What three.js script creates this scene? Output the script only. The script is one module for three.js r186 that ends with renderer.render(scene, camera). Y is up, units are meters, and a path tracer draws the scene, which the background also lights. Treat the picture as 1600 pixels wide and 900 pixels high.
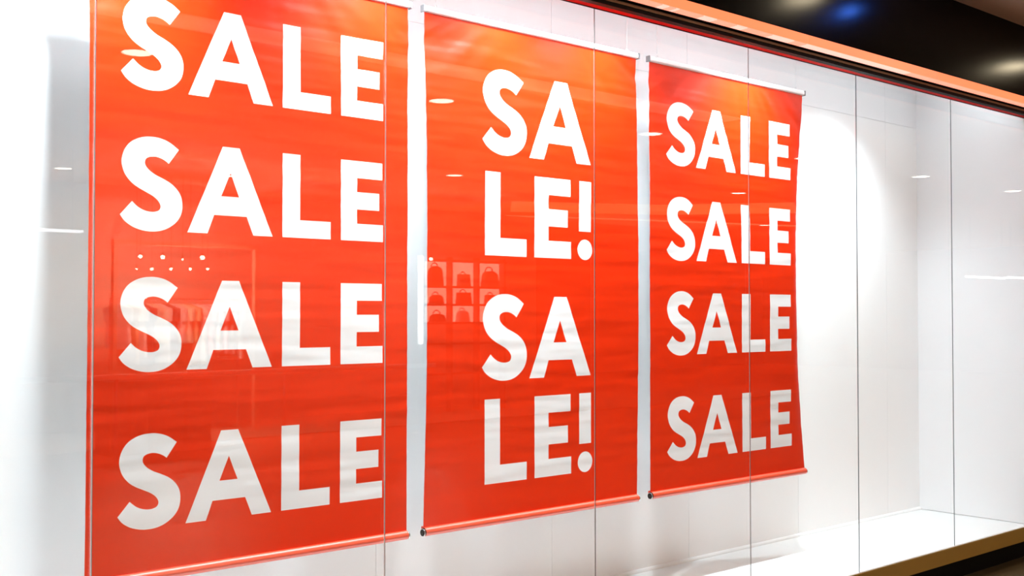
import * as THREE from 'three';
import { RectAreaLightUniformsLib } from 'three/addons/lights/RectAreaLightUniformsLib.js';
import { RoundedBoxGeometry } from 'three/addons/geometries/RoundedBoxGeometry.js';
import { mergeGeometries } from 'three/addons/utils/BufferGeometryUtils.js';
import { ImprovedNoise } from 'three/addons/math/ImprovedNoise.js';

// ---------------------------------------------------------------- camera, exposure, renderer
const EYE = 1.5;                                   // eye height above the mall floor
const renderer = new THREE.WebGLRenderer({ antialias: true });
renderer.toneMapping = THREE.LinearToneMapping;
renderer.toneMappingExposure = 1.0;
renderer.shadowMap.enabled = true;
RectAreaLightUniformsLib.init();
const scene = new THREE.Scene();
scene.background = new THREE.Color(0x000000);
const camera = new THREE.PerspectiveCamera(29.457, 16 / 9, 0.05, 80);
camera.position.set(0, EYE, 3);
camera.rotation.order = 'YXZ';
camera.rotation.set(THREE.MathUtils.degToRad(1.321), THREE.MathUtils.degToRad(-40.71), 0);
scene.add(camera);

// light levels, all in one place
const SPOT_CD = 17, FILL_BATTEN = 9.5, DOWN_CD = 2;

// ---------------------------------------------------------------- layout (metres; x along the glass, z towards the mall)
const FLOOR_Y = 0.222, GLASS_TOP = 2.687, BACK_Z = -0.714, END_X = 6.71, LEFT_X = -1.62, GLASS_END = 7.05;
const DISPLAY_TOP = 3.05, MALL_TOP = 3.15, MALL_X0 = -6, MALL_X1 = 27, MALL_Z1 = 17;
const y = (rel) => EYE + rel;                      // heights measured from the eye

// ---------------------------------------------------------------- helpers
const used = new Map();
function numbered(name) {
  const n = used.get(name) ?? 0; used.set(name, n + 1);
  return n ? name + '_' + String(n).padStart(3, '0') : name;
}
const shade = (o) => { o.traverse((c) => { if (c.isMesh) { c.castShadow = true; c.receiveShadow = true; } }); return o; };
function mesh(name, geometry, material, parent) {
  const m = new THREE.Mesh(geometry, material);
  m.name = parent === scene ? numbered(name) : name; m.castShadow = m.receiveShadow = true;
  parent.add(m); return m;
}
function tag(o, label, category, group) { o.userData.label = label; o.userData.category = category; if (group) o.userData.group = group; return o; }
function thing(name, label, category, p = [0, 0, 0], group) {
  const g = new THREE.Group(); g.name = numbered(name); g.position.set(...p); scene.add(g); return tag(g, label, category, group);
}
function setting(name, label, category, p = [0, 0, 0]) {
  const g = new THREE.Group(); g.name = name; g.position.set(...p); scene.add(g); tag(g, label, category); g.userData.kind = 'structure'; return g;
}
function structure(name, geometry, material, label, category) {
  const m = mesh(name, geometry, material, scene); tag(m, label, category); m.userData.kind = 'structure'; return m;
}
const box = (x0, x1, y0, y1, z0, z1) => new THREE.BoxGeometry(x1 - x0, y1 - y0, z1 - z0).translate((x0 + x1) / 2, (y0 + y1) / 2, (z0 + z1) / 2);
const rbox = (x0, x1, y0, y1, z0, z1, r = 0.003) => new RoundedBoxGeometry(x1 - x0, y1 - y0, z1 - z0, 2, r).translate((x0 + x1) / 2, (y0 + y1) / 2, (z0 + z1) / 2);
const merged = (list) => mergeGeometries(list.map((g) => { const n = g.index ? g.toNonIndexed() : g; for (const k of Object.keys(n.attributes)) if (!['position', 'normal', 'uv'].includes(k)) n.deleteAttribute(k); return n; }));
const lin = (r, g, b) => new THREE.Color().setRGB(r, g, b);
const mat = (c, roughness = 0.6, extra = {}) => new THREE.MeshPhysicalMaterial({ color: c, roughness, ...extra });
const perlin = new ImprovedNoise();
const noise = (a, b, c = 0) => perlin.noise(a + 31.7, b + 17.3, c);
let seed = 7;
const rnd = () => { seed = (seed * 1664525 + 1013904223) >>> 0; return seed / 4294967296; };

// fine grain for surfaces: height texture of mixed noise
function grainTexture(size, fx, fy, amp = 1) {
  const d = new Uint8Array(size * size * 4);
  for (let j = 0; j < size; j++) for (let i = 0; i < size; i++) {
    const a = (i / size) * Math.PI * 2, b = (j / size) * Math.PI * 2;
    let v = 0;
    for (let o = 0, f = 1, w = 0.5; o < 3; o++, f *= 2.1, w *= 0.55) v += w * perlin.noise(Math.cos(a) * fx * f + o * 9, Math.sin(a) * fx * f + Math.cos(b) * fy * f, Math.sin(b) * fy * f + 3);
    const q = Math.max(0, Math.min(255, 128 + v * 200 * amp)), k = (j * size + i) * 4;
    d[k] = d[k + 1] = d[k + 2] = q; d[k + 3] = 255;
  }
  const t = new THREE.DataTexture(d, size, size); t.wrapS = t.wrapT = THREE.RepeatWrapping; t.magFilter = THREE.LinearFilter; t.needsUpdate = true; return t;
}
const grain = grainTexture(256, 6, 6);

// ---------------------------------------------------------------- materials
const M = {
  wall: mat(lin(0.925, 0.92, 0.93), 0.55, { bumpMap: grain, bumpScale: 0.0002 }),
  board: mat(lin(0.86, 0.86, 0.86), 0.3),
  seam: mat(lin(0.45, 0.44, 0.43), 0.8),
  base: mat(lin(0.88, 0.88, 0.88), 0.35),
  glass: mat(lin(1, 1, 1), 0, { transmission: 1, thickness: 0, ior: 1.5, specularIntensity: 0.8 }),
  paleSeal: mat(lin(0.92, 0.9, 0.9), 0.85, { transmission: 0.7, thickness: 0 }),
  tealSeal: mat(lin(0.055, 0.085, 0.1), 0.3),
  darkSeal: mat(lin(0.006, 0.006, 0.007), 0.5, { specularIntensity: 0.3 }),
  black: mat(lin(0.004, 0.004, 0.004), 0.6, { specularIntensity: 0.2 }),
  fascia: mat(lin(0.001, 0.001, 0.001), 0.2, { specularIntensity: 0.16 }),
  bronze: mat(lin(0.2, 0.15, 0.09), 0.4, { metalness: 0.6 }),
  redTrim: mat(lin(0.62, 0.002, 0.002), 0.6, { specularIntensity: 0.1 }),
  edge: mat(lin(0.34, 0.20, 0.04), 0.5, { bumpMap: grain, bumpScale: 0.0003 }),
  railWhite: mat(lin(0.86, 0.86, 0.87), 0.3),
  capGrey: mat(lin(0.25, 0.25, 0.26), 0.4),
  chrome: mat(lin(0.8, 0.8, 0.8), 0.15, { metalness: 1 }),
  wire: mat(lin(0.75, 0.75, 0.75), 0.4),
  vinylRollLit: mat(lin(0.74, 0.055, 0.01), 0.45, { clearcoat: 1, clearcoatRoughness: 0.4 }),  // same banner vinyl, lighter and more orange: strong top light painted in
  vinylBack: mat(lin(0.8, 0.8, 0.8), 0.6),
  mallFloor: mat(lin(0.16, 0.115, 0.06), 0.35, { bumpMap: grain, bumpScale: 0.0003 }),
  mallCeiling: mat(lin(0.6, 0.43, 0.33), 0.8),
  mallWall: mat(lin(0.22, 0.17, 0.13), 0.7),
  darkWall: mat(lin(0.05, 0.045, 0.04), 0.7),
  fixture: mat(lin(0.7, 0.7, 0.7), 0.4),
};
const glow = (r, g, b, roughness = 0.4, own = 0.7) => new THREE.MeshStandardMaterial({ color: lin(own, own, own), roughness, emissive: lin(r, g, b), emissiveIntensity: 1 });

// ================================================================= THE DISPLAY WINDOW
// back wall: panels on a backing, thin joints between them
{
  const g = setting('wall_back', 'white panelled back wall of the shop window behind the red banners', 'wall');
  mesh('backing', box(LEFT_X - 0.1, END_X + 0.12, 0, MALL_TOP, BACK_Z - 0.14, BACK_Z - 0.018), M.seam, g);
  const seams = [LEFT_X]; for (let k = -6; k <= 2; k++) { const s = 4.40 + 0.963 * k; if (s > LEFT_X + 0.1) seams.push(s); } seams.push(END_X);
  const gap = 0.0007, split = y(1.215);
  for (let i = 0; i + 1 < seams.length; i++) for (const [a, b] of [[FLOOR_Y - 0.02, split], [split, DISPLAY_TOP]])
    mesh('panel', box(seams[i] + gap, seams[i + 1] - gap, a + gap, b - gap, BACK_Z - 0.018, BACK_Z), M.wall, g);
}
structure('wall_right', box(END_X, GLASS_END + 0.1, FLOOR_Y + 0.002, MALL_TOP, BACK_Z - 0.14, -0.012), M.wall, 'white end wall of the shop window at the bare corner', 'wall');
structure('wall_left', box(LEFT_X - 0.12, LEFT_X, 0, MALL_TOP, BACK_Z - 0.14, -0.012), M.wall, 'white end wall of the shop window beyond the first banner', 'wall');
structure('ceiling', box(LEFT_X, END_X, DISPLAY_TOP, MALL_TOP, BACK_Z - 0.14, -0.012), M.wall, 'white ceiling inside the shop window above the banners', 'ceiling');
{
  const g = setting('floor', 'glossy white board floor of the shop window platform', 'floor');
  mesh('base', box(LEFT_X - 0.12, GLASS_END + 0.12, 0, FLOOR_Y - 0.02, BACK_Z - 0.14, -0.09), M.black, g);
  mesh('underlay', box(LEFT_X, GLASS_END + 0.12, FLOOR_Y - 0.09, FLOOR_Y - 0.018, BACK_Z, -0.012), M.seam, g);
  const xs = [LEFT_X]; for (let k = -12; k <= 2; k++) { const s = 5.09 + 0.545 * k; if (s > LEFT_X + 0.05) xs.push(s); } xs.push(GLASS_END);
  for (let i = 0; i + 1 < xs.length; i++) mesh('board', box(xs[i] + 0.0005, xs[i + 1] - 0.0005, FLOOR_Y - 0.018, FLOOR_Y, BACK_Z, 0.006), M.board, g);
}
{
  const g = setting('baseboard_back', 'thin white rounded skirting along the foot of the back wall', 'skirting');
  const s = new THREE.Shape(); s.moveTo(0, 0); s.lineTo(0.016, 0); s.absarc(0, 0, 0.016, 0, Math.PI / 2, false); s.lineTo(0, 0);
  const joints = [LEFT_X, -0.4, 1.5, 3.43, 5.351, 6.486, END_X];
  for (let i = 0; i + 1 < joints.length; i++) {
    const len = joints[i + 1] - joints[i] - 0.0015;
    // the profile lies in x (towards the glass) and y; the extrusion runs along the wall
    mesh('skirting', new THREE.ExtrudeGeometry(s, { depth: len, bevelEnabled: false, curveSegments: 6 }).rotateY(-Math.PI / 2).translate(joints[i + 1] - 0.0007, FLOOR_Y, BACK_Z), M.base, g);
  }
}
// platform edge in front
structure('trim_1', rbox(LEFT_X - 0.12, GLASS_END + 0.12, FLOOR_Y - 0.084, FLOOR_Y - 0.002, -0.011, 0.012, 0.002), M.edge, 'golden brown edge board under the white platform', 'trim');

// panes of the window and the joints between them
const JOINTS = [LEFT_X, -0.86, 0.11, 1.080, 2.032, 3.0035, 3.9725, 4.841, 5.790, GLASS_END];
const PANE_WORDS = ['beyond the joint past the first banner', 'with nothing but white wall behind it', 'ending at the edge of the four-line banner with curled edge', 'covering most of the first SALE banner', 'between first and second banner with LE! behind it', 'before the gap of second and third banner', 'ending left of the round pool of light on the wall', 'before the bright pool of light on the white wall', 'in front of the bare white corner'];
for (let i = 0; i + 1 < JOINTS.length; i++) {
  const g = setting('window_' + (i + 1), 'clear frameless glass pane ' + PANE_WORDS[i], 'window');
  const half = 0.0022;
  mesh('pane', box(JOINTS[i] + half, JOINTS[i + 1] - half, FLOOR_Y + 0.002, GLASS_TOP + 0.02, -0.010, 0), M.glass, g);
  if (i > 0) {
    const x = JOINTS[i], late = i >= 7;
    if (late) mesh('joint_seal', box(x - half, x + half, FLOOR_Y + 0.002, GLASS_TOP + 0.01, -0.0016, 0.0003), M.tealSeal, g);
    else {
      const cut = i >= 5 ? -0.25 : 0.4;
      mesh('joint_seal', box(x - half, x + half * cut, FLOOR_Y + 0.002, GLASS_TOP + 0.01, -0.0016, 0.0005), M.paleSeal, g);
      mesh('joint_line', box(x + half * cut, x + half, FLOOR_Y + 0.002, GLASS_TOP + 0.01, -0.0016, 0.0003), i >= 5 ? M.darkSeal : M.capGrey, g);
    }
  }
}

// header above the glass
structure('trim_2', box(LEFT_X - 0.12, END_X + 3, GLASS_TOP + 0.004, GLASS_TOP + 0.16, -0.012, 0.163), M.black, 'black header box over the window glass', 'trim');
structure('trim_6', box(LEFT_X - 0.12, END_X + 3, GLASS_TOP - 0.027, GLASS_TOP + 0.004, 0.100, 0.13), M.black, 'black blade hanging under the window header', 'trim');
structure('trim_3', rbox(LEFT_X - 0.12, END_X + 3, GLASS_TOP - 0.013, GLASS_TOP - 0.001, 0.13, 0.134, 0.0015), M.bronze, 'thin bronze lip running along the black header', 'trim');
structure('trim_4', rbox(LEFT_X - 0.12, GLASS_END, GLASS_TOP - 0.002, GLASS_TOP + 0.006, 0.006, 0.043, 0.002), M.redTrim, 'thin red strip between glass and black header', 'trim');
structure('trim_5', box(LEFT_X, GLASS_END, GLASS_TOP - 0.004, GLASS_TOP + 0.004, 0.0006, 0.004), M.darkSeal, 'dark gasket line along the top of the glass', 'trim');
structure('wall_header', box(LEFT_X, GLASS_END, GLASS_TOP + 0.02, MALL_TOP, -0.034, -0.012), M.wall, 'white inner lining above the window glass', 'wall');
structure('wall_fascia', box(MALL_X0, MALL_X1, GLASS_TOP + 0.045, MALL_TOP, 0.02, 0.17), M.fascia, 'black satin fascia above the orange light strip', 'wall');

// orange light strip under the fascia: front and bottom diffusers in lengths
{
  const t = thing('light_strip', 'long glowing orange light strip along the black header', 'light strip', [0, GLASS_TOP, 0.163]);
  const x0 = LEFT_X - 0.12, x1 = END_X + 3;
  mesh('housing', box(x0, x1, 0.003, 0.0415, 0, 0.036), M.black, t);
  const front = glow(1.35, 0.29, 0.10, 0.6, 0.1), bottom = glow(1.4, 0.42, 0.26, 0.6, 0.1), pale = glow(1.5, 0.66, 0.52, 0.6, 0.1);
  const fx = [x0]; for (let s = -0.9; s < x1; s += 0.56) fx.push(s); fx.push(x1);
  for (let i = 0; i + 1 < fx.length; i++) mesh('front_diffuser', rbox(fx[i] + 0.0006, fx[i + 1] - 0.0006, 0.002, 0.043, 0.036, 0.042, 0.002), front, t);
  const cuts = [[x0, 0], [1.08, 0], [2.03, 0], [3.0, 0], [3.17, 1], [3.21, 0], [3.25, 1], [3.27, 0], [3.415, 1], [3.50, 0], [3.63, 1], [3.70, 0], [3.872, 1], [4.03, 0], [4.12, 1], [4.745, 1], [5.0, 0], [5.68, 0], [x1, 0]];  // pale lengths: mirrored mall lights painted in as brighter glow
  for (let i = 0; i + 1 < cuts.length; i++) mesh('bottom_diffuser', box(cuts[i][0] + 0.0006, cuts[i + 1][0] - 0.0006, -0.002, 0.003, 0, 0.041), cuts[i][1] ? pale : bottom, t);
  const l = new THREE.RectAreaLight(lin(1, 0.25, 0.09), 0.9, x1 - x0, 0.04); l.name = 'strip_light'; l.castShadow = true;
  l.position.set((x0 + x1) / 2, 0.022, 0.0435); l.lookAt(new THREE.Vector3((x0 + x1) / 2, 0.022, 5)); l.rotation.set(0, Math.PI, 0); t.add(l);
}

// ---------------------------------------------------------------- display lighting above the view
{
  const track = thing('light_track', 'white lighting track on the shop window ceiling behind the glass', 'light track', [0, DISPLAY_TOP, -0.1]);
  mesh('track_rail', rbox(LEFT_X + 0.05, END_X - 0.05, -0.02, 0, -0.017, 0.017, 0.003), M.fixture, track);
  const xs = [-1.1, -0.1, 1.27, 2.25, 2.88, 3.42, 4.47, 5.65], power = [1.7, 0.55, 1.0, 0.75, 0.85, 0.75, 0.95, 0.75], cone = [54, 54, 54, 54, 54, 54, 54, 54];
  const words = ['beyond the first banner by the end wall', 'over the bare wall beside first banner', 'over the first letters of the first banner', 'over the gap between first and second banner', 'over the letter S of the second banner', 'over the gap between second and third banner', 'over the letter L of the third banner', 'over the bare wall beyond the third banner'];
  const body = new THREE.LatheGeometry([[0.0, 0.075], [0.018, 0.075], [0.024, 0.066], [0.03, 0.0], [0.027, 0.0], [0.026, 0.008], [0, 0.008]].map(([r, h]) => new THREE.Vector2(r, h)), 20);
  const lensG = new THREE.CylinderGeometry(0.024, 0.024, 0.003, 20);
  const lensM = glow(40, 38, 35);
  xs.forEach((x, i) => {
    const t = thing('spotlight', 'white track spotlight ' + words[i], 'spotlight', [x, DISPLAY_TOP - 0.02, -0.1]);
    mesh('stem', new THREE.CylinderGeometry(0.005, 0.005, 0.02, 8).translate(0, -0.01, 0), M.fixture, t);
    const dir = new THREE.Vector3(0, -0.965, -0.26).normalize();
    const head = new THREE.Group(); head.name = 'lamp_head'; head.position.set(0, -0.03, 0); t.add(head);
    head.quaternion.setFromUnitVectors(new THREE.Vector3(0, -1, 0), dir);
    mesh('body', body.clone().translate(0, -0.05, 0), M.fixture, head);
    mesh('lens', lensG.clone().translate(0, -0.046, 0), lensM, head);
    const s = new THREE.SpotLight(lin(0.81, 0.95, 1), SPOT_CD * power[i], 0, THREE.MathUtils.degToRad(cone[i]), 0.85, 2);
    s.name = 'spot'; s.castShadow = true; s.shadow.radius = 2.2;
    s.position.set(x, DISPLAY_TOP - 0.05, -0.1).addScaledVector(dir, 0.056);
    s.target.position.copy(s.position).addScaledVector(dir, 1);
    scene.add(s); scene.add(s.target);
  });
  const b = thing('fill_lamp', 'added unseen fill lamp along the shop window ceiling', 'lamp', [0, DISPLAY_TOP, -0.2]);  // added lamp out of view, gives the window an even fill
  mesh('housing', rbox(LEFT_X + 0.1, END_X - 0.1, -0.03, 0, -0.03, 0.03, 0.003), M.fixture, b);
  mesh('diffuser', box(LEFT_X + 0.12, END_X - 0.12, -0.034, -0.03, -0.025, 0.025), glow(6, 6, 6.1), b);
  const l = new THREE.RectAreaLight(lin(0.81, 0.95, 1), FILL_BATTEN, END_X - LEFT_X - 0.24, 0.05); l.name = 'fill_light'; l.castShadow = true;
  l.position.set((LEFT_X + END_X) / 2, -0.036, 0); l.rotation.set(-Math.PI / 2, 0, 0); b.add(l);
}

// ---------------------------------------------------------------- lettering
const S1 = [[0.659, 0.91], [0.554, 0.981], [0.451, 1.017], [0.35, 1.025], [0.244, 1.012], [0.152, 0.973], [0.083, 0.916], [0.035, 0.833], [0.015, 0.737], [0.027, 0.662], [0.058, 0.587], [0.121, 0.511], [0.199, 0.458], [0.284, 0.417], [0.37, 0.373], [0.428, 0.323], [0.452, 0.271], [0.436, 0.229], [0.393, 0.209], [0.336, 0.205], [0.264, 0.219], [0.194, 0.255], [0.133, 0.309]];
const S2 = [[0, 0.157], [0.048, 0.094], [0.132, 0.036], [0.231, 0.001], [0.33, -0.012], [0.445, -0.002], [0.547, 0.037], [0.634, 0.105], [0.685, 0.182], [0.704, 0.28], [0.691, 0.38], [0.646, 0.458], [0.572, 0.525], [0.484, 0.572], [0.382, 0.618], [0.31, 0.67], [0.274, 0.725], [0.281, 0.774], [0.316, 0.799], [0.381, 0.81], [0.453, 0.796], [0.512, 0.766], [0.54, 0.744]];
const smooth = (pts) => new THREE.CatmullRomCurve3(pts.map(([a, b]) => new THREE.Vector3(a, b, 0)), false, 'centripetal').getPoints(120).map((v) => [v.x, v.y]);
const GLYPH = {
  S: [[...smooth(S1), ...smooth(S2)]],
  A: [[[0.415, 1], [0.627, 1], [1.052, 0], [0.802, 0], [0.717, 0.212], [0.315, 0.212], [0.238, 0], [-0.004, 0]], [[0.511, 0.703], [0.4, 0.432], [0.62, 0.432]]],
  L: [[[0, 1], [0.238, 1], [0.238, 0.215], [0.66, 0.215], [0.66, 0], [0, 0]]],
  E: [[[0, 1], [0.61, 1], [0.61, 0.785], [0.234, 0.785], [0.234, 0.61], [0.565, 0.61], [0.565, 0.393], [0.234, 0.393], [0.234, 0.215], [0.622, 0.215], [0.622, 0], [0, 0]]],
  '!': [[[0.025, 1], [0.238, 1], [0.238, 0.357], [0.025, 0.357]], Array.from({ length: 48 }, (_, k) => [0.131 + 0.131 * Math.cos(k / 24 * Math.PI), 0.125 + 0.131 * Math.sin(k / 24 * Math.PI)])],
};
function printTexture(w, h, x0, top, letters) {
  const ppm = 1000, c = document.createElement('canvas'); c.width = Math.round(w * ppm); c.height = Math.round(h * ppm);
  const k = c.getContext('2d');
  k.fillStyle = '#' + lin(0.70, 0.023, 0.0001).getHexString(); k.fillRect(0, 0, c.width, c.height);
  k.fillStyle = '#e6e6e7';
  for (const [ch, x, base, cap] of letters) {
    k.beginPath();
    for (const ring of GLYPH[ch]) { ring.forEach(([a, b], i) => { const px = (x - x0 + a * cap) * ppm, py = (top - base - b * cap) * ppm; i ? k.lineTo(px, py) : k.moveTo(px, py); }); k.closePath(); }
    k.fill('evenodd');
  }
  const t = new THREE.CanvasTexture(c); t.colorSpace = THREE.SRGBColorSpace; t.magFilter = THREE.LinearFilter; return t;
}

// ---------------------------------------------------------------- banners
const TOP = 1.172, BOTTOM = -0.822, BZ = -0.42;      // heights from the eye
const smoothstep = (a, b, v) => { const t = Math.max(0, Math.min(1, (v - a) / (b - a))); return t * t * (3 - 2 * t); };
function banner(o) {
  const w = o.x1 - o.x0, h = TOP - BOTTOM, cx = (o.x0 + o.x1) / 2;
  const g = thing('banner', o.label, 'banner', [cx, y(BOTTOM) - 0.02, BZ], 'hanging sale banners');
  const nx = 110, ny = 260, P = [], UV = [], I = [];
  for (let j = 0; j <= ny; j++) for (let i = 0; i <= nx; i++) {
    const u = i / nx, v = j / ny, x = u * w, yy = v * h, s = o.seed * 13.1;
    const hold = Math.min(1, Math.min(v, 1 - v) * 14);               // flat where the rail and the roll hold it
    let z = 0.0022 * noise(x * 1.9 + s, yy * 18, 1) + 0.0013 * noise(x * 3.6 + s, yy * 38, 2) + 0.0012 * noise(x * 9 + s, yy * 14, 9);          // bands left from being rolled up
    z += 0.005 * noise(x * 1.7 + s, yy * 1.5, 3) + 0.0016 * noise(x * 5 + s, yy * 4.5, 4);               // slack
    const d = h - yy;                                                    // folds that run down from the rail
    z += 0.022 * Math.exp(-d / 0.15) * Math.min(1, d / 0.03) * noise(x * 4.2 - (u - 0.5) * d * 5 + s, d * 1.3, 5);
    z += 0.009 * Math.exp(-d / 0.25) * noise((u - 0.5) * 5 / (0.25 + d) + s, d * 3, 6) * Math.min(1, d / 0.04);
    z *= hold * (0.4 + 0.6 * v);
    const mid = Math.sin(Math.PI * v), le = Math.max(0, 1 - x / 0.10), re = Math.max(0, 1 - (w - x) / 0.10);
    z += mid * (o.curl[0] * le * le + o.curl[1] * re * re);
    z += 0.0012 * (le + re) * noise(yy * 22, s + (le > 0 ? 0 : 7), 8) * hold;  // nicked, wavy edges
    const px = x + o.pull[0] * le * le * mid + o.pull[1] * re * re * mid;
    P.push(px - w / 2, yy + 0.02, z); UV.push(u, v);
  }
  const row = nx + 1, N = (nx + 1) * (ny + 1);
  for (let j = 0; j < ny; j++) for (let i = 0; i < nx; i++) { const a = j * row + i; I.push(a, a + 1, a + row + 1, a, a + row + 1, a + row); }
  const front = I.length;
  for (let k = 0; k < N; k++) { P.push(P[k * 3], P[k * 3 + 1], P[k * 3 + 2] - 0.0006); UV.push(UV[k * 2], UV[k * 2 + 1]); }
  for (let j = 0; j < ny; j++) for (let i = 0; i < nx; i++) { const a = N + j * row + i; I.push(a, a + row + 1, a + 1, a, a + row, a + row + 1); }
  const geo = new THREE.BufferGeometry();
  geo.setAttribute('position', new THREE.Float32BufferAttribute(P, 3)); geo.setAttribute('uv', new THREE.Float32BufferAttribute(UV, 2)); geo.setIndex(I); geo.computeVertexNormals();
  geo.addGroup(0, front, 0); geo.addGroup(front, I.length - front, 1);
  const print = new THREE.MeshPhysicalMaterial({ map: printTexture(w, h, o.x0, TOP, o.letters), roughness: 0.42, specularIntensity: 0.32, bumpMap: grain, bumpScale: 0.0001 });
  const f = mesh('printed_sheet', geo, [print, M.vinylBack], g);
  // rail along the top: rounded white bar with end caps, hung from two wires
  const rl = mesh('top_rail', rbox(-w / 2 - 0.004, w / 2 + 0.010, h + 0.015, h + 0.041, -0.012, 0.012, 0.009), M.railWhite, g);
  for (const e of [-w / 2 - 0.007, w / 2 + 0.013]) mesh('end_cap', rbox(e - 0.003, e + 0.003, h + 0.014, h + 0.042, -0.013, 0.013, 0.0025), M.capGrey, rl);
  for (const e of [-w / 2 + 0.055, w / 2 - 0.058]) {
    const wi = mesh('hanging_wire', new THREE.CylinderGeometry(0.0011, 0.0011, DISPLAY_TOP - y(TOP) - 0.06, 6).translate(e, h + 0.062 + (DISPLAY_TOP - y(TOP) - 0.06) / 2, 0), M.wire, g);
    mesh('hook', new THREE.TorusGeometry(0.006, 0.0014, 6, 14).translate(e, h + 0.047, 0), M.wire, wi);
  }
  // roll along the foot: the sheet wrapped round a tube, with dark open ends and a bright ring
  const r = 0.0165;
  const roll = mesh('bottom_roll', new THREE.CylinderGeometry(r, r, w - 0.004, 32, 1, true).rotateZ(Math.PI / 2).translate(0, 0.004, 0.002), M.vinylRollLit, g);
  mesh('hem_lip', rbox(-w / 2, w / 2, 0.002, 0.024, -0.014, -0.011, 0.001), M.vinylRollLit, roll);
  for (const s of [-1, 1]) {
    const e = s * w / 2;
    mesh('tube_ring', new THREE.TorusGeometry(0.0135, 0.0022, 8, 24).rotateY(Math.PI / 2).translate(e + s * 0.003, 0.002, 0.002), M.chrome, roll);
    mesh('tube_end', new THREE.CylinderGeometry(0.0128, 0.0128, 0.012, 24).rotateZ(Math.PI / 2).translate(e + s * 0.001, 0.002, 0.002), M.darkSeal, roll);
  }
  return g;
}
const rows4 = (xs, bases) => bases.flatMap((b) => ['S', 'A', 'L', 'E'].map((c, i) => [c, xs[i], b, 0.2945]));
banner({
  x0: 1.211, x1: 2.416, seed: 1, curl: [0.006, -0.004], pull: [0.001, 0.004], label: 'red banner with four lines of SALE, its far edge hidden by a glass joint',
  letters: rows4([1.311, 1.537, 1.885, 2.122], [0.721, 0.266, -0.185, -0.686]),
});
banner({
  x0: 2.494, x1: 3.692, seed: 2.6, curl: [0.006, 0.006], pull: [0.013, 0.007], label: 'red banner reading SA LE! twice, between the two four-line banners',
  letters: [['S', 2.783, 0.651, 0.3415], ['A', 3.039, 0.651, 0.3415], ['L', 2.798, 0.2345, 0.3415], ['E', 3.067, 0.2345, 0.3415], ['!', 3.319, 0.2345, 0.3415],
    ['S', 2.783, -0.2715, 0.3415], ['A', 3.039, -0.2715, 0.3415], ['L', 2.798, -0.689, 0.3415], ['E', 3.067, -0.689, 0.3415], ['!', 3.319, -0.689, 0.3415]],
});
banner({
  x0: 3.782, x1: 4.996, seed: 4.3, curl: [0.005, -0.02], pull: [-0.004, -0.046], label: 'red banner with four lines of SALE beside the bare white wall',
  letters: rows4([3.899, 4.117, 4.466, 4.70], [0.703, 0.252, -0.197, -0.695]),
});

// ================================================================= THE MALL IN FRONT (seen in the glass)
structure('mall_floor', box(MALL_X0, MALL_X1, -0.1, 0, -0.09, MALL_Z1), M.mallFloor, 'dull brown polished floor of the passage before the window', 'floor');
structure('mall_ceiling', box(MALL_X0, MALL_X1, MALL_TOP, MALL_TOP + 0.1, -0.012, MALL_Z1), M.mallCeiling, 'beige ceiling of the passage above the black fascia', 'ceiling');
structure('mall_wall_far', box(MALL_X0, MALL_X1, 0, MALL_TOP, MALL_Z1 - 0.1, MALL_Z1), M.darkWall, 'dark far wall mirrored faintly in the glass', 'wall');
structure('mall_wall_left', box(MALL_X0 - 0.1, MALL_X0, 0, MALL_TOP, -0.1, MALL_Z1), M.mallWall, 'brown wall closing the passage past the first banner', 'wall');
structure('mall_wall_right', box(MALL_X1, MALL_X1 + 0.1, 0, MALL_TOP, -0.1, MALL_Z1), M.mallWall, 'brown wall closing the passage past the bare corner', 'wall');
structure('wall_pier_left', box(MALL_X0, LEFT_X - 0.12, 0, MALL_TOP, -0.15, 0.02), M.mallWall, 'brown wall beside the shop window past the first banner', 'wall');
structure('wall_pier_right', box(GLASS_END + 0.12, MALL_X1, 0, MALL_TOP, -0.15, 0.012), M.mallWall, 'brown wall beside the shop window past the bare corner', 'wall');

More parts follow.
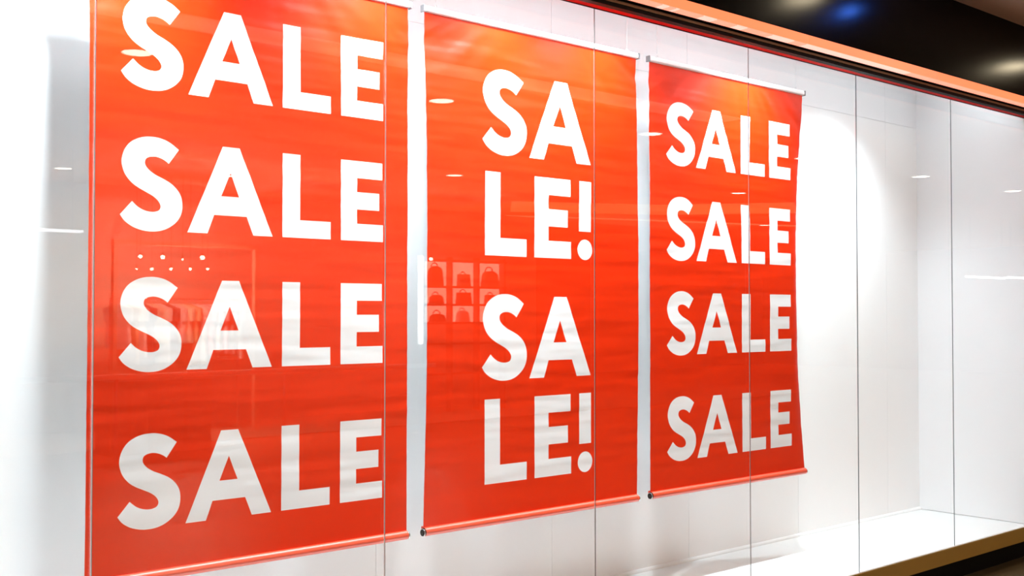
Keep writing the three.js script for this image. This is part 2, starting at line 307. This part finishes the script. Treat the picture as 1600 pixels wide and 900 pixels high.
// round ceiling downlights
{
  const ringG = new THREE.TorusGeometry(0.1, 0.012, 8, 28).rotateX(Math.PI / 2), discG = new THREE.CylinderGeometry(0.095, 0.095, 0.01, 28).translate(0, -0.004, 0);
  const dm = glow(16, 14.5, 12);
  const near = glow(50, 42, 28);
  const put = (x, z, label, group, cd = DOWN_CD) => {
    const t = thing('downlight', label, 'ceiling light', [x, MALL_TOP, z], group);
    mesh('ring', ringG, M.fixture, t); mesh('lens', discG, z < 1 ? near : dm, t);
    const s = new THREE.SpotLight(lin(1, 0.88, 0.7), cd, 0, 1.0, 0.6, 2); s.name = 'downlight_beam'; s.castShadow = true; s.shadow.radius = 4.5;
    s.position.set(x, MALL_TOP - 0.02, z); s.target.position.set(x, 0, z); scene.add(s); scene.add(s.target);
  };
  for (let k = 0; k < 7; k++) put(0.29 + 2.4 * k, 3.74, 'round warm ceiling downlight mirrored as a small oval in the glass', 'downlights along the passage');
  for (let k = 0; k < 4; k++) put(0.06 + 2.4 * k, 0.66, 'round warm ceiling downlight close to the black fascia', 'downlights by the black fascia', 2);
  for (const [x, z] of [[4.22, 9.7], [5.99, 9.1], [7.97, 7.3], [12.1, 6.3], [5.9, 14.5], [9.1, 15.4], [12.5, 11.4], [16.9, 9.4]]) put(x, z, 'round warm downlight in the shop across the passage', 'downlights of the shop across', 6);
  const b = thing('blue_lamp', 'small blue ceiling lamp mirrored in the black fascia', 'lamp', [5.2, MALL_TOP, 0.6]);
  mesh('ring', ringG, M.fixture, b); mesh('lens', discG, glow(0.05, 0.35, 2.2), b);
  const s = new THREE.PointLight(lin(0.05, 0.2, 1), 0.15); s.name = 'blue_light'; s.castShadow = true; s.position.set(5.2, MALL_TOP - 0.03, 0.6); scene.add(s);
}
// long warm light slots in the passage ceiling
function slot(pts, e, label, name = 'ceiling_slot_light') {
  const t = thing(name, label, 'ceiling light', [0, MALL_TOP, 0]);
  const sh = new THREE.Shape(pts.map(([x, z]) => new THREE.Vector2(x, -z)));
  mesh('diffuser', new THREE.ExtrudeGeometry(sh, { depth: 0.01, bevelEnabled: false }).rotateX(-Math.PI / 2).translate(0, -0.008, 0), glow(...e), t);
  const xs = pts.map((p) => p[0]), zs = pts.map((p) => p[1]), x0 = Math.min(...xs), x1 = Math.max(...xs), z0 = Math.min(...zs), z1 = Math.max(...zs);
  const l = new THREE.RectAreaLight(lin(e[0] / e[0], e[1] / e[0], e[2] / e[0]), e[0] * 0.25, (x1 - x0) * 0.6, (z1 - z0) * 0.6); l.name = 'slot_light'; l.castShadow = true;
  l.position.set((x0 + x1) / 2, -0.012, (z0 + z1) / 2); l.rotation.set(-Math.PI / 2, 0, 0); t.add(l);
}
slot([[0.5, 2.72], [7.5, 2.72], [7.5, 3.0], [0.5, 3.0]], [0.9, 0.62, 0.36], 'long warm cove panel mirrored across first and second banner');
slot([[10.5, 9.2], [12.54, 8.14], [13.8, 6.6], [15.3, 7.5], [13.8, 9.2], [11.5, 10.4]], [1.0, 0.55, 0.15], 'bent amber cove panel mirrored across the third banner');
slot([[10.8, 11.45], [14, 10.15], [18, 8.9], [18, 9.1], [14, 10.35], [10.8, 11.65]], [1.3, 0.75, 0.3], 'thin amber ceiling line mirrored across second and third banner');

// handrail across the passage
{
  const t = thing('handrail', 'thin pale handrail across the passage mirrored below the clothes', 'handrail', [0, 0, 8]);
  mesh('top_bar', new THREE.CylinderGeometry(0.028, 0.028, 8, 14).rotateZ(Math.PI / 2).translate(4.2, 0.855, 0), mat(lin(0.92, 0.88, 0.8), 0.4), t);
  for (let x = 0.4; x <= 8.1; x += 1.9) mesh('post', new THREE.CylinderGeometry(0.018, 0.022, 0.84, 12).translate(x, 0.42, 0), M.chrome, t);
}
// shop across: clothes rail, garments, bulbs, shelf wall, bright tube
{
  structure('shop_floor', box(0, 18, 0, 0.012, 9, MALL_Z1 - 0.2), mat(lin(0.35, 0.25, 0.17), 0.4), 'brown floor of the shop across the passage', 'floor');
  structure('shop_back_wall', box(3.6, 12.6, 0, MALL_TOP, 11.0, 11.12), mat(lin(0.42, 0.33, 0.26), 0.7), 'tan back wall behind the mirrored clothes and shelves', 'wall');
  const fr = thing('shop_door_frame', 'slim pale upright frame at the edge of the mirrored clothes shop', 'frame', [4.86, 0, 9.82]);
  mesh('upright', rbox(-0.025, 0.025, 0, 2.32, -0.04, 0.04, 0.004), mat(lin(0.4, 0.28, 0.18), 0.5), fr); mesh('head_bar', rbox(-0.025, 1.85, 2.32, 2.37, -0.04, 0.04, 0.004), mat(lin(0.4, 0.28, 0.18), 0.5), fr);
  mesh('upright', rbox(1.8, 1.85, 0, 2.32, -0.04, 0.04, 0.004), mat(lin(0.4, 0.28, 0.18), 0.5), fr);
  const rail = thing('clothes_rail', 'metal clothes rail mirrored in the first banner', 'clothes rail', [5.75, 0.012, 10.1]);
  mesh('bar', new THREE.CylinderGeometry(0.014, 0.014, 1.7, 12).rotateZ(Math.PI / 2).translate(0, 1.66, 0), M.chrome, rail);
  for (const s of [-0.83, 0.83]) { mesh('leg', new THREE.CylinderGeometry(0.014, 0.014, 1.66, 12).translate(s, 0.83, 0), M.chrome, rail); mesh('foot', rbox(s - 0.02, s + 0.02, 0, 0.025, -0.25, 0.25, 0.006), M.chrome, rail); }
  const cloth = [['white', 0.85, 0.83, 0.8], ['cream', 0.8, 0.72, 0.55], ['pink', 0.8, 0.45, 0.5], ['grey', 0.35, 0.35, 0.36], ['tan', 0.5, 0.33, 0.18], ['black', 0.03, 0.03, 0.03]];
  const order = [0, 4, 0, 5, 1, 0, 5, 0, 1, 4, 0, 2, 0, 2, 3, 0];
  order.forEach((c, i) => {
    const [n, r, gg, b] = cloth[c], len = 0.45 + 0.3 * rnd(), x = 5.02 + i * 0.098;
    const t = thing('hanging_garment', n + ' garment on a hanger on the mirrored clothes rail', 'garment', [x, 1.67, 10.1], n + ' garments on the rail');
    const sh = new THREE.Shape(); sh.moveTo(-0.03, -0.06); sh.lineTo(-0.2, -0.12); sh.lineTo(-0.19, -0.26); sh.lineTo(-0.15, -0.27); sh.lineTo(-0.17, -0.06 - len); sh.quadraticCurveTo(0, -0.09 - len, 0.17, -0.06 - len); sh.lineTo(0.15, -0.27); sh.lineTo(0.19, -0.26); sh.lineTo(0.2, -0.12); sh.lineTo(0.03, -0.06); sh.quadraticCurveTo(0, -0.1, -0.03, -0.06);
    mesh('fabric', new THREE.ExtrudeGeometry(sh, { depth: 0.035, bevelEnabled: true, bevelSize: 0.01, bevelThickness: 0.012, bevelSegments: 2 }).translate(0, 0, -0.017).rotateY(Math.PI / 2 - 0.5), mat(lin(r, gg, b), 0.85), t);
    mesh('hanger', new THREE.TorusGeometry(0.02, 0.003, 6, 14, Math.PI * 1.3).translate(0, 0, 0).rotateY(Math.PI / 2), M.chrome, t);
  });
  const bulbM = glow(28, 25, 20), bulbG = new THREE.SphereGeometry(0.02, 14, 10), capG = new THREE.CylinderGeometry(0.009, 0.011, 0.04, 10).translate(0, 0.036, 0);
  for (const [x, yy, s] of [[5.246, 0.69, 1.15], [5.527, 0.69, 1.25], [5.783, 0.67, 0.6], [6.045, 0.70, 1.35], [5.2, 0.536, 0.55], [5.391, 0.541, 0.9], [5.635, 0.547, 0.85], [5.885, 0.554, 0.85], [6.115, 0.56, 0.8], [9.62, 0.80, 1.2]]) {
    const t = thing('pendant_bulb', 'small bright pendant bulb of the mirrored shop', 'bulb', [x * 0.969, y(yy * 0.969), 9.6], 'pendant bulbs of the mirrored shop');
    mesh('glass_bulb', bulbG.clone().scale(s, s, s), bulbM, t); mesh('cap', capG, M.darkSeal, t);
    mesh('cord', new THREE.CylinderGeometry(0.003, 0.003, MALL_TOP - y(yy) - 0.06, 6).translate(0, 0.06 + (MALL_TOP - y(yy) - 0.06) / 2, 0), M.darkSeal, t);
    const p = new THREE.PointLight(lin(1, 0.85, 0.65), 4 * s); p.name = 'bulb_light'; p.castShadow = true; p.shadow.radius = 0.4; p.position.set(x * 0.969, y(yy * 0.969), 9.6); scene.add(p);
  }
  // lit shelf wall with bags
  const sx = 9.59, cw = 0.525, rowsY = [0.80, 0.405, 0.135, -0.14, -0.45, -0.9];
  const sh = thing('display_shelf', 'backlit shelf wall with bags mirrored in the second banner', 'shelf', [sx, 0.012, 10.2]);
  const woodM = mat(lin(0.14, 0.06, 0.03), 0.5);
  for (let c = 0; c <= 3; c++) mesh('divider', rbox(c * cw - 0.02, c * cw + 0.02, 0, y(0.84), -0.06, 0.06, 0.004), woodM, sh);
  for (const r of rowsY) mesh('shelf_board', rbox(-0.02, 3 * cw + 0.02, y(r) - 0.035, y(r) - 0.005, -0.10, 0.06, 0.004), woodM, sh);
  mesh('back_light', box(0, 3 * cw, y(-0.17), y(0.80), 0.062, 0.072), glow(2.2, 1.45, 1.0), sh);
  const l = new THREE.RectAreaLight(lin(1, 0.7, 0.5), 1.6, 3 * cw, 0.94); l.name = 'shelf_light'; l.castShadow = true; l.position.set(1.5 * cw, y(0.315), 0.058); t180(l); sh.add(l);
  function t180(o) { o.rotation.set(0, 0, 0); }
  const bag = (x, yy, w, h, arch, color, label) => {
    const t = thing('handbag', label, 'bag', [sx + x, y(yy) + 0.007, 10.2]);
    const s = new THREE.Shape(); s.moveTo(-w / 2, 0); s.lineTo(w / 2, 0); s.lineTo(w / 2 * 0.85, h * (arch ? 0.6 : 1)); if (arch) s.quadraticCurveTo(w / 2 * 0.8, h, 0, h); s.quadraticCurveTo(-w / 2 * 0.8, h, -w / 2 * 0.85, h * (arch ? 0.6 : 1)); s.lineTo(-w / 2, 0);
    mesh('body', new THREE.ExtrudeGeometry(s, { depth: 0.07, bevelEnabled: true, bevelSize: 0.012, bevelThickness: 0.012, bevelSegments: 2 }).translate(0, 0.012, -0.06), mat(color, 0.6), t);
    mesh('handle', new THREE.TorusGeometry(w * 0.25, 0.009, 8, 20, Math.PI).translate(0, h + 0.012, 0), mat(color, 0.6), t);
  };
  const dk = lin(0.06, 0.02, 0.015), md = lin(0.3, 0.15, 0.1), wt = lin(0.8, 0.75, 0.7);
  bag(0.24, 0.405, 0.24, 0.27, true, dk, 'tall dark arched backpack on the mirrored shelf'); bag(0.78, 0.405, 0.2, 0.16, false, md, 'small brown handbag on the top mirrored shelf'); bag(1.3, 0.405, 0.3, 0.22, true, md, 'wide rounded brown bag on the top mirrored shelf');
  bag(0.26, 0.135, 0.22, 0.11, true, dk, 'low dark handbag on the middle mirrored shelf'); bag(0.78, 0.135, 0.24, 0.15, false, dk, 'boxy dark handbag on the middle mirrored shelf'); bag(1.32, 0.135, 0.2, 0.12, false, md, 'small boxy brown bag on the middle mirrored shelf');
  bag(0.28, -0.14, 0.26, 0.10, true, dk, 'flat dark bag on the lower mirrored shelf'); bag(0.76, -0.14, 0.2, 0.15, true, wt, 'pale rounded bag on the lower mirrored shelf');
  // upright tube of light
  const tb = thing('upright_tube_lamp', 'upright white tube lamp mirrored between first and second banner', 'lamp', [8.16, 0, 8.25]);
  mesh('tube', new THREE.CylinderGeometry(0.03, 0.03, 1.12, 16).translate(0, y(0.17), 0), glow(7, 7, 7), tb); mesh('stand', new THREE.CylinderGeometry(0.014, 0.014, y(-0.39), 10).translate(0, y(-0.39) / 2, 0), M.chrome, tb); mesh('foot', new THREE.CylinderGeometry(0.16, 0.17, 0.02, 24).translate(0, 0.01, 0), M.chrome, tb);
  const pl = new THREE.RectAreaLight(lin(1, 1, 1), 5, 0.05, 1.1); pl.name = 'tube_light'; pl.castShadow = true; pl.position.set(0, y(0.17), -0.034); tb.add(pl);
  // hanging linear lamps
  const lamp = (x0, x1, rel, z, label, th = 0.02) => {
    const t = thing('hanging_linear_lamp', label, 'lamp', [x0, y(rel), z]);
    mesh('light_bar', rbox(0, x1 - x0, -th, th, -0.03, 0.03, 0.006), glow(9, 9, 9.2), t);
    for (const s of [0.1, x1 - x0 - 0.1]) mesh('cable', new THREE.CylinderGeometry(0.003, 0.003, MALL_TOP - y(rel) - th, 6).translate(s, th + (MALL_TOP - y(rel) - th) / 2, 0), M.darkSeal, t);
    const a = new THREE.RectAreaLight(lin(1, 1, 1), 4, x1 - x0, 0.05); a.name = 'linear_lamp_light'; a.castShadow = true; a.position.set((x1 - x0) / 2, -th - 0.004, 0); a.rotation.set(-Math.PI / 2, 0, 0); t.add(a);
  };
  lamp(2.2, 3.85, 0.81, 8.0, 'hanging white linear lamp mirrored on the wall beside the first banner', 0.012);
  lamp(17.9, 19.25, 0.62, 6.0, 'hanging white linear lamp mirrored past the bare corner', 0.014);
  lamp(19.4, 20.4, 0.64, 6.0, 'short hanging white linear lamp at the edge of the corner mirror image', 0.014);
  // low cabinets
  const cab = (x, w, label) => { const t = thing('low_cabinet', label, 'cabinet', [x, 0, 8.4]); mesh('body', rbox(0, w, 0, 0.78, 0, 0.4, 0.008), mat(lin(0.45, 0.28, 0.15), 0.5), t); mesh('top', rbox(-0.02, w + 0.02, 0.78, 0.81, -0.02, 0.42, 0.005), mat(lin(0.6, 0.5, 0.4), 0.3), t); for (let k = 0; k < 2; k++) mesh('door', rbox(0.03 + k * w / 2, w / 2 - 0.02 + k * w / 2, 0.06, 0.74, -0.018, 0, 0.004), mat(lin(0.5, 0.33, 0.2), 0.5), t); };
  cab(4.28, 0.42, 'narrow tan low cabinet mirrored under the clothes'); cab(4.8, 0.62, 'wide tan low cabinet mirrored under the clothes');
}
shade(scene);
renderer.render(scene, camera);
